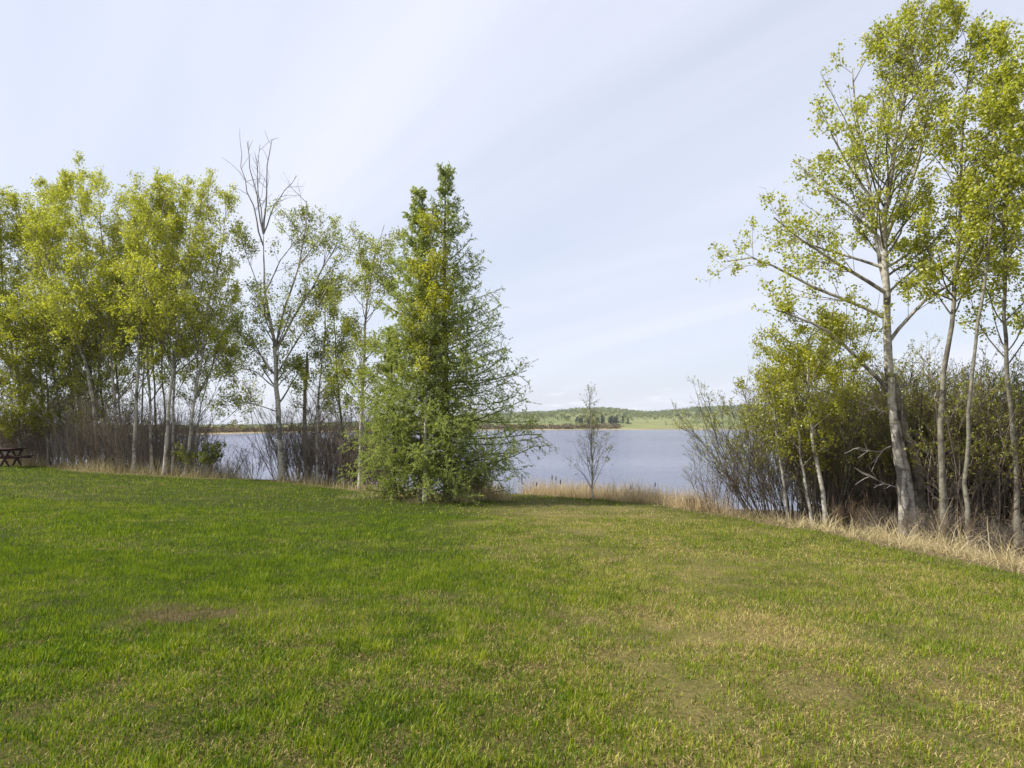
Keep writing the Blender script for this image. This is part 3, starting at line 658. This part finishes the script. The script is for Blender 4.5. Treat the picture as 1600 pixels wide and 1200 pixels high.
# ------------------------------------------------------------------ shrubs
def shrub(name, seed, ns, h, spread, leafn, barkm, stops, lean=(0, 0), leaf=.04, n2=9, n3=4, base_r=.25, thick=.011):
    rng = np.random.default_rng(seed); root = empty(name, (0, 0, 0))
    a = rng.uniform(0, 6.283, ns); rr = base_r * np.sqrt(rng.random(ns)); S = np.stack([np.cos(a) * rr, np.sin(a) * rr, np.full(ns, -.08)], 1)
    D = np.stack([np.cos(a) * spread * rng.uniform(.2, 1, ns) + lean[0], np.sin(a) * spread * rng.uniform(.2, 1, ns) + lean[1], np.ones(ns)], 1)
    L = h * rng.uniform(.6, 1.12, ns); B = grow(S, D, L, 8, .15, .085, rng)
    L2, i2, _ = kids(B, n2, .15, 1, (15, 50), .36, 5, .25, .13, .5, rng, .2)
    L3, i3, _ = kids(L2, n3, .2, 1, (20, 55), .5, 4, .15, .14, .5, rng, .12)
    mb = MB(); tubes(mb, B, taper(B, thick * (L / h) * rng.uniform(.7, 1.3, ns), .3), 5); E2 = L2[:, ::2]; tubes(mb, E2, taper(E2, np.full(len(E2), thick * .45), .4), 3); E3 = L3[:, [0, 2, 3]]; tubes(mb, E3, taper(E3, np.full(len(E3), thick * .26), .5), 3)
    mb.build('stems', barkm, root)
    if leafn:
        wz = sstep(h * .30, h * .62, L3[:, -1, 2]) + .04; ci = rng.choice(len(L3), leafn, p=wz / wz.sum()); p, _ = at_path(L3, ci, rng.uniform(.3, 1, leafn)); p = p + rng.normal(0, .02, p.shape)
        tn = np.clip(rng.normal(.5, .25, leafn), 0, 1); mb = MB(); leaves(mb, p, leaf * rng.uniform(.6, 1.3, leafn), pal(stops, tn), rng, .55)
        o = mb.build('foliage', M_LEAF, root, smooth=False); o['kind'] = 'stuff'
    return root
OLIVE = [(.15, .16, .012), (.25, .26, .016), (.36, .35, .03)]
BROWN = [(.11, .09, .03), (.15, .12, .03), (.16, .15, .03)]
def place(root, x, y, rz=0, s=1.0, label=None, cat='shrub', group=None, sz=None):
    root.location = (x, y, gz(x, y)); root.rotation_euler = (0, 0, rz); root.scale = (s, s, sz or s); tag(root, label, cat, group)
rng = np.random.default_rng(77)
def thicket(proto, spots, label, group, s=(.8, 1.2), zones=()):
    for i, (x, y) in enumerate(spots):
        r = proto[i] if i < len(proto) else copy_tree(proto[i % len(proto)])
        lab, gr = label, group
        for lim, zl, zg in zones:
            if 800 + F * x / y < lim: lab, gr = zl, zg; break
        place(r, x, y, rng.uniform(0, 6.28), rng.uniform(*s), lab, 'shrub', gr)
def at(px, d): return ((px - 800) / F * d, d)
# willow that leans over the water
place(shrub('willow_shrub', 301, 34, 3.0, .62, 3800, M_SHRUB, OLIVE, (-.24, .1), .045, 11, 5, .35, .013), *at(1196, 16.2), label='bare-stemmed willow fanning out over the lake', cat='shrub')
place(shrub('willow_shrub', 302, 30, 3.3, .5, 6500, M_SHRUB, OLIVE, (-.12, 0), .045, 11, 5, .35, .013), *at(1235, 16.8), label='half-leafed willow just behind the lake-leaning one', cat='shrub')
for q, (p, d, h, lab) in enumerate([(1128, 16.9, 1.9, 'low upright twiggy shrub at the reed edge, nearest the open water'), (1152, 16.4, 2.2, 'low upright twiggy shrub between the reeds and the willow')]):
    place(shrub('twiggy_shrub', 310 + q, 16, h, .3, 200, M_RED, OLIVE, (0, 0), .035, 9, 4, .5, .008), *at(p, d), label=lab)
pr = [shrub('thicket_shrub', 320 + q, 28, 3.4 + .3 * (q % 3), .34, (3000, 4400, 3600, 2200, 3200)[q], (M_BRUSH, M_SHRUB, M_ASPEN_G, M_RED, M_BRUSH)[q], OLIVE, (0, 0), .05, 8, 3, .65, .016) for q in range(5)]
spots = []
for p in range(1275, 1660, 15):
    for dd in ((16.4, 18.0) if p < 1360 else ((15.9, 17.6) if p < 1470 else (14.7, 16.6))):
        spots.append(at(p + rng.uniform(-8, 8), dd + rng.uniform(-.5, .5)))
thicket(pr, spots, 'tall bare-stemmed shrub in the dark thicket around the pale aspens', 'thicket shrubs around the three-stemmed aspen', (.72, 1.08), [
    (1340, 'tall twiggy shrub behind the three slim saplings', 'thicket behind the saplings'), (1455, 'tall bare-stemmed shrub crowding the three-stemmed aspen', 'thicket around the three-stemmed aspen'),
    (1540, 'tall bare-stemmed shrub behind the kinked grey aspen', 'thicket behind the kinked aspen'), (9999, 'tall bare-stemmed shrub by the dark-trunked aspen at the thicket end', 'thicket end')])
pr = [shrub('rose_bush', 340 + q, 20, .95, .8, 90, (M_RED, M_BRUSH, M_SHRUB)[q], BROWN, (0, 0), .03, 7, 4, .35, .006) for q in range(3)]
spots = [at(p + rng.uniform(-8, 8), d + rng.uniform(-.3, .3)) for p, d in [(1090, 17.2), (1120, 16.6), (1300, 14.6), (1335, 14.2), (1362, 14.0), (1385, 13.8), (1405, 13.9), (1440, 13.2), (1460, 12.9), (1490, 12.6), (1530, 12.2), (1555, 11.8), (1590, 11.6), (1625, 11.3), (1350, 15.2), (1380, 15.0)]]
thicket(pr, spots, 'knee-high brown twig bush at the foot of the thicket', 'low brown bushes under the thicket', (.45, .85))
# brush under the grove
pr = [shrub('brush_shrub', 350 + q, 20, 2.7 + .3 * (q % 3), .42, (160, 350, 90, 240)[q], (M_BRUSH, M_RED, M_BRUSH, M_ASPEN_G)[q], OLIVE, (0, 0), .05, 10, 4, .6, .012) for q in range(4)]
spots = []
for p in range(-30, 302, 15):
    for dd in ((29.2, 31.4) if p < 100 else (27.4, 29.8)): spots.append(at(p + rng.uniform(-7, 7), dd + rng.uniform(-.6, .6)))
thicket(pr, spots, 'grey-brown leafless brush under the aspens of the grove', 'brush under the grove', (.7, 1.2), [
    (70, 'grey-brown leafless brush right behind the picnic table', 'brush behind the picnic table'), (190, 'grey-brown leafless brush deep under the aspens of the grove', 'brush inside the grove'),
    (9999, 'grey-brown leafless brush at the lake end of the grove', 'brush at the lake end of the grove')])
spots = [at(p + rng.uniform(-6, 6), d) for p, d in [(462, 27), (475, 27.8), (500, 27.2), (512, 26.6), (524, 27.6), (538, 26.4), (550, 27.2), (565, 26.4), (578, 25.4), (592, 26), (606, 24.6), (548, 25.6), (520, 28.6), (590, 27.4), (458, 28), (486, 28.4), (506, 28.0), (532, 28.0), (570, 27.8), (600, 26.4)]]
pm = [copy_tree(r) for r in pr[:3]]
thicket(pm, spots, 'tangled leafless brush between the dead-topped poplar and the larches', 'brush left of the larches', (.85, 1.25))
pr2 = [shrub('bare_bush', 360 + q, 20, 1.5, .75, 0, M_SHRUB, OLIVE, (0, 0), .03, 9, 4, .3, .009) for q in range(2)]
place(pr2[0], *at(352, 26.4), s=1.0, label='low rounded leafless bush before the lake, beside the green bush')
place(pr2[1], *at(398, 26.8), s=1.05, label='low leafless bush before the lake, beside the dead-topped poplar')
spots = [at(736, 20.6), at(750, 21.2), at(722, 20.8), at(715, 20.2)]
thicket([copy_tree(pr2[0]), copy_tree(pr2[1])], spots, 'bare twiggy bush tucked under the boughs of the tallest larch', 'bare bushes under the larches', (.75, 1.15))
g_ = shrub('green_bush', 370, 26, 1.35, .6, 3200, M_SHRUB, [(.10, .12, .008), (.15, .175, .012), (.20, .21, .018)], (0, 0), .075, 9, 4, .35, .010)
place(g_, *at(314, 26.0), label='small round bright-green bush at the lake end of the grove')

# ------------------------------------------------------------------ dry grass and reeds
STRAW = [(.27, .205, .095), (.41, .335, .175), (.54, .45, .25), (.36, .31, .14)]
rng = np.random.default_rng(88)
seg = np.diff(EDGE, axis=0); sl = np.linalg.norm(seg, axis=1)
def edge_points(n, s0, s1, x0=-24, x1=10.5, power=1.0):
    out = np.zeros((0, 2))
    while len(out) < n:
        k = rng.choice(len(seg), n * 2, p=sl / sl.sum()); p = EDGE[k] + seg[k] * rng.random((n * 2, 1))
        nn_ = np.stack([-seg[k, 1], seg[k, 0]], 1) / sl[k][:, None]
        p = p + nn_ * (s0 + (s1 - s0) * rng.random((n * 2, 1)) ** power)
        m = (p[:, 0] > x0) & (p[:, 0] < x1) & (p[:, 1] > 5); out = np.concatenate([out, p[m]])
    return out[:n]
def straw(p, h, lean, w, cols, K=5, curl=-.9):
    n = len(p); S = np.stack([p[:, 0], p[:, 1], ground_z(p[:, 0], p[:, 1]) - .02], 1); a = rng.uniform(0, 6.283, n)
    D = np.stack([np.cos(a) * lean, np.sin(a) * lean, np.ones(n)], 1)
    P = grow(S, D, h, K, curl * rng.uniform(0, 1.6, n), .10, rng); P[:, :, 2] = np.maximum(P[:, :, 2], S[:, 2:3] + .01)
    mb = MB(); ribbons(mb, P, w, cols, rng); return mb
p = edge_points(21000, -.12, 3.4, power=.8); sd = edge_sd(p[:, 0], p[:, 1]); nn_ = fbm(p[:, 0] * .9, p[:, 1] * .9, 3)
mid = sstep(-2, 1, p[:, 0]) * sstep(7, 5, p[:, 0])
h = (.16 + .30 * sstep(0, 1.0, sd) * (.4 + 1.2 * nn_)) * rng.uniform(.5, 1.35, len(p)) * (1 + .25 * mid + .7 * sstep(-5, -9, p[:, 0]) - .42 * sstep(4.6, 5.2, p[:, 0]))
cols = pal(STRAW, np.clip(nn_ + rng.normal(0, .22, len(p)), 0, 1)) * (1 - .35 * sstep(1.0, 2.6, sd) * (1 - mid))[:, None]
kp = (p[:, 0] < 5) | (sd < 1.9 + 1.5 * (nn_ - .5)); p, h, cols = p[kp], h[kp], cols[kp]
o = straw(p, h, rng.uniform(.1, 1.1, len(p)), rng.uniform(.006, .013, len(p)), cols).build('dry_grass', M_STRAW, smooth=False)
tag(o, 'matted pale dry grass between the lawn and the water', 'dry grass', kind='stuff')
# upright reed bed in front of the open water
p = edge_points(9000, .2, 3.2, -1.6, 5.2); nn_ = fbm(p[:, 0] * 1.6 + 50, p[:, 1] * 1.6, 3)
h = rng.uniform(.2, .68, len(p)) * (.2 + 1.45 * nn_)
o = straw(p, h, rng.uniform(.02, .75, len(p)) ** 1.3, rng.uniform(.007, .017, len(p)), pal([(.26, .165, .09), (.43, .325, .19), (.57, .46, .30), (.50, .39, .22)], np.clip(nn_ + rng.normal(0, .2, len(p)), 0, 1)), 4, -.5).build('reed_bed', M_STRAW, smooth=False)
tag(o, 'band of pale dry reeds standing along the open water', 'reeds', kind='stuff')
# green blades coming through at the lawn edge
p = edge_points(7000, -.35, .9); o = straw(p, rng.uniform(.06, .2, len(p)), rng.uniform(.1, .6, len(p)), rng.uniform(.005, .009, len(p)), pal([(.06, .09, .012), (.11, .14, .02), (.16, .17, .03)], rng.random(len(p))), 4).build('edge_grass', M_GRASS, smooth=False)
tag(o, 'longer green grass left along the mown edge', 'grass', kind='stuff')
# arching tufts on the right-hand edge
def tuft(seed, n, h):
    global rng
    keep = rng; rng = np.random.default_rng(seed); S = rng.normal(0, .07, (n, 3)); S[:, 2] = -.03; a = rng.uniform(0, 6.283, n); le = rng.uniform(.1, .9, n)
    P = grow(S, np.stack([np.cos(a) * le, np.sin(a) * le, np.ones(n)], 1), h * rng.uniform(.5, 1.2, n), 8, -2.1 * rng.uniform(.2, 1.4, n), .07, rng); P[:, :, 2] = np.maximum(P[:, :, 2], .0)
    mb = MB(); ribbons(mb, P, rng.uniform(.007, .013, n), pal([(.36, .28, .14), (.52, .43, .24), (.64, .54, .33)], rng.random(n)), rng); o = mb.build('grass_tuft', M_STRAW, smooth=False); rng = keep
    return o
pt = [tuft(400 + q, 60, .62 + .1 * q) for q in range(4)]
tspots = [(1330, 842), (1362, 846), (1392, 848), (1410, 858), (1428, 858), (1450, 862), (1476, 866), (1492, 872), (1520, 878), (1540, 880), (1562, 888), (1585, 892), (1610, 896), (1250, 824), (1290, 832), (1215, 818), (1170, 808), (1375, 838), (1440, 850), (1505, 866), (1575, 880)]
for i, (a, b) in enumerate(tspots):
    o = pt[i] if i < len(pt) else pt[i % 4].copy()
    if i >= len(pt): col.objects.link(o)
    q = ray(a, b); q = q * (1 + .25 / np.linalg.norm(q)); s = rng.uniform(.45, .85) * (1.35 if i in (6,) else 1)
    o.location = (q[0], q[1], gz(*q)); o.rotation_euler = (0, 0, rng.uniform(0, 6.28)); o.scale = (s, s, s)
    tag(o, 'arching pale straw grass tuft where the lawn meets the thicket', 'grass tuft', 'straw tufts along the thicket edge')
# tuft at the larch foot
for a, b, lab in ((728, 786, 'flattened pale straw tuft at the foot of the tallest larch'), (612, 778, 'pale straw tuft beside the young bushy larch')):
    o = pt[1].copy(); col.objects.link(o); q = ray(a, b); o.location = (q[0], q[1], gz(*q)); o.scale = (1, 1, .7); tag(o, lab, 'grass tuft'); o.pop('group', None)
# cattails
for a, tp, d in [(862, 741, 21.2), (868, 743, 21.4), (875, 748, 21.0), (1023, 752, 19.8), (838, 752, 21.6), (985, 757, 20.4)]:
    x, y = at(a, d); z = gz(x, y); h = EYE + (HZ - tp) / F * d - z
    t = empty('cattail', (x, y, z)); mb = MB(); tubes(mb, np.array([[[0, 0, -.05], [.01, 0, h * .5], [.015, .01, h]]]), np.array([[.005, .004, .003]]), 5, (.33, .26, .15)); mb.build('stalk', M_STRAW, t)
    mb = MB(); tubes(mb, np.array([[[.0145, .01, h - .16], [.0147, .01, h - .15], [.015, .01, h - .04], [.0155, .01, h - .03]]]), np.array([[.004, .014, .014, .004]]), 8, (.06, .035, .02), cap=True); mb.build('seed_head', M_STRAW, t)
    tag(t, 'brown-headed cattail stalk standing above the reed bed', 'cattail', 'cattails in the reed bed')

# ------------------------------------------------------------------ lawn grass
rng = np.random.default_rng(99)
def lawn_blades(n, d0, d1, h0, w0, K3):
    d = np.sqrt(rng.uniform(d0 ** 2, d1 ** 2, n)); u = rng.uniform(-.92, .92, n); x, y = u * d, d
    st, br, sd = tone(x, y)
    cl = np.clip((fbm(x * 5 + 7, y * 5 + 3, 3) - .5) * 1.5 + .5, 0, 1)
    keep = (sd < .05) & (rng.random(n) > br * .45); thin = rng.random(n) < (.40 - cl) * 1.5 * sstep(11, 5, d); x, y, st, cl, brk, thin = x[keep], y[keep], st[keep], cl[keep], br[keep], thin[keep]; n = len(x)
    z = ground_z(x, y) ; r = rng.random(n); dry = r < np.clip(st * 1.05 + (brk > .3) * .6, 0, .95); dry = dry | thin
    h = h0 * rng.uniform(.5, 1.3, n) * np.where(dry, .75, 1) * (.65 + .7 * cl); a = rng.uniform(0, 6.283, n); le = np.where(dry, rng.uniform(.4, 3.2, n), rng.uniform(.1, .9, n))
    w = w0 * rng.uniform(.6, 1.4, n)
    tn = np.clip(rng.normal(.45, .27, n) + (cl - .5) * .45 + .25 * st, 0, 1)
    c = np.where(dry[:, None], pal([(.13, .085, .04), (.26, .195, .075), (.42, .35, .13), (.56, .48, .19)], np.clip(rng.random(n) - .25 * thin, 0, 1)), pal([(.024, .052, .001), (.075, .138, .002), (.155, .222, .005), (.31, .34, .016)], tn))
    c = c * np.where(brk > .3, .42, 1)[:, None]
    ln = np.stack([np.cos(a), np.sin(a)], 1); b = np.stack([x, y, z - .005], 1); s = np.stack([-ln[:, 1], ln[:, 0], np.zeros(n)], 1) * w[:, None] / 2
    nrmh = h / np.sqrt(1 + le ** 2 * .6)
    tip = b + np.concatenate([ln * (le * nrmh)[:, None], nrmh[:, None]], 1)
    mb = MB()
    if K3:
        mid = b + np.concatenate([ln * (le * nrmh * .32)[:, None], (nrmh * .62)[:, None]], 1)
        V = np.stack([b - s * .8, b + s * .8, mid + s, mid - s, tip], 1); i = np.arange(n)[:, None] * 5
        mb.add(V.reshape(-1, 3), i + np.array([[0, 1, 2, 3]]), np.repeat(c, 5, 0)); mb.f.append(i + np.array([[3, 2, 4]]))
    else:
        V = np.stack([b - s, b + s, tip], 1); mb.add(V.reshape(-1, 3), np.arange(3 * n).reshape(n, 3), np.repeat(c, 3, 0))
    return mb
for args, lab in (((170000, 2.2, 5.2, .048, .0042, True), 'short mown grass blades in the foreground of the lawn'), ((290000, 5.2, 9, .052, .0060, False), 'mown grass just past the bare patch'), ((240000, 9, 15, .055, .0085, False), 'mown grass across the middle of the lawn'), ((170000, 15, 32, .06, .016, False), 'mown grass on the far part of the lawn')):
    tag(lawn_blades(*args).build('lawn_grass', M_GRASS, smooth=False), lab, 'grass', kind='stuff')

# ------------------------------------------------------------------ picnic table
def box(mb, c, s, rot=(0, 0, 0), colr=(.1, .04, .03)):
    from mathutils import Euler
    m = np.array(Euler(rot).to_matrix()); v = np.array([(a, b, d) for a in (-.5, .5) for b in (-.5, .5) for d in (-.5, .5)]) * np.array(s)
    bev = v @ m.T + np.array(c); mb.add(bev, [[0, 1, 3, 2], [4, 6, 7, 5], [0, 4, 5, 1], [2, 3, 7, 6], [0, 2, 6, 4], [1, 5, 7, 3]], np.array(colr) * RNG.uniform(.8, 1.2))
TX, TY = at(7, 25.5); t = empty('picnic_table', (TX, TY, gz(TX, TY))); t.rotation_euler = (0, 0, math.radians(10))
tag(t, 'weathered red-brown wooden picnic table on the lawn before the grove', 'picnic table')
t.scale = (.74, .8, .9); RB = (.05, .022, .018)
for i in range(4): mb = MB(); box(mb, ((i - 1.5) * .155, .55, .735), (.145, 1.55, .04), colr=RB); mb.build('tabletop_plank', M_WOOD, t, smooth=False)
for sx in (-1, 1):
    for i in range(2): mb = MB(); box(mb, (sx * (.50 + .135 * i), .55, .42), (.125, 1.55, .04), colr=(.075, .045, .036)); mb.build('bench_plank', M_WOOD, t, smooth=False)
for yy in (.02, 1.08):
    mb = MB(); box(mb, (0, yy + .045, .375), (1.3, .04, .09), colr=RB); mb.build('bench_support', M_WOOD, t, smooth=False)
    mb = MB(); box(mb, (0, yy + .045, .68), (.56, .04, .07), colr=RB); mb.build('top_support', M_WOOD, t, smooth=False)
    for sx in (-1, 1): mb = MB(); box(mb, (0, yy + sx * .0215 - .02, .34), (.09, .038, .80), (0, sx * math.radians(33), 0), colr=RB); mb.build('leg', M_WOOD, t, smooth=False)


# ------------------------------------------------------------------ light haze over the lake
mb = MB(); x0, x1, y0, y1, z0, z1 = -16000, 16000, -250, 4200, -180, 120
mb.add([(x, y, z) for x in (x0, x1) for y in (y0, y1) for z in (z0, z1)], [[0, 1, 3, 2], [4, 6, 7, 5], [0, 4, 5, 1], [2, 3, 7, 6], [0, 2, 6, 4], [1, 5, 7, 3]])
m, n, l, out = mat('haze_air'); v = n.new('ShaderNodeVolumePrincipled'); v.inputs['Color'].default_value = (.86, .91, 1, 1); v.inputs['Density'].default_value = .00015
v.inputs['Anisotropy'].default_value = .2; l.new(v.outputs[0], out.inputs['Volume'])
tag(mb.build('haze', m, smooth=False), 'faint haze in the air over the lake', 'haze', kind='stuff')
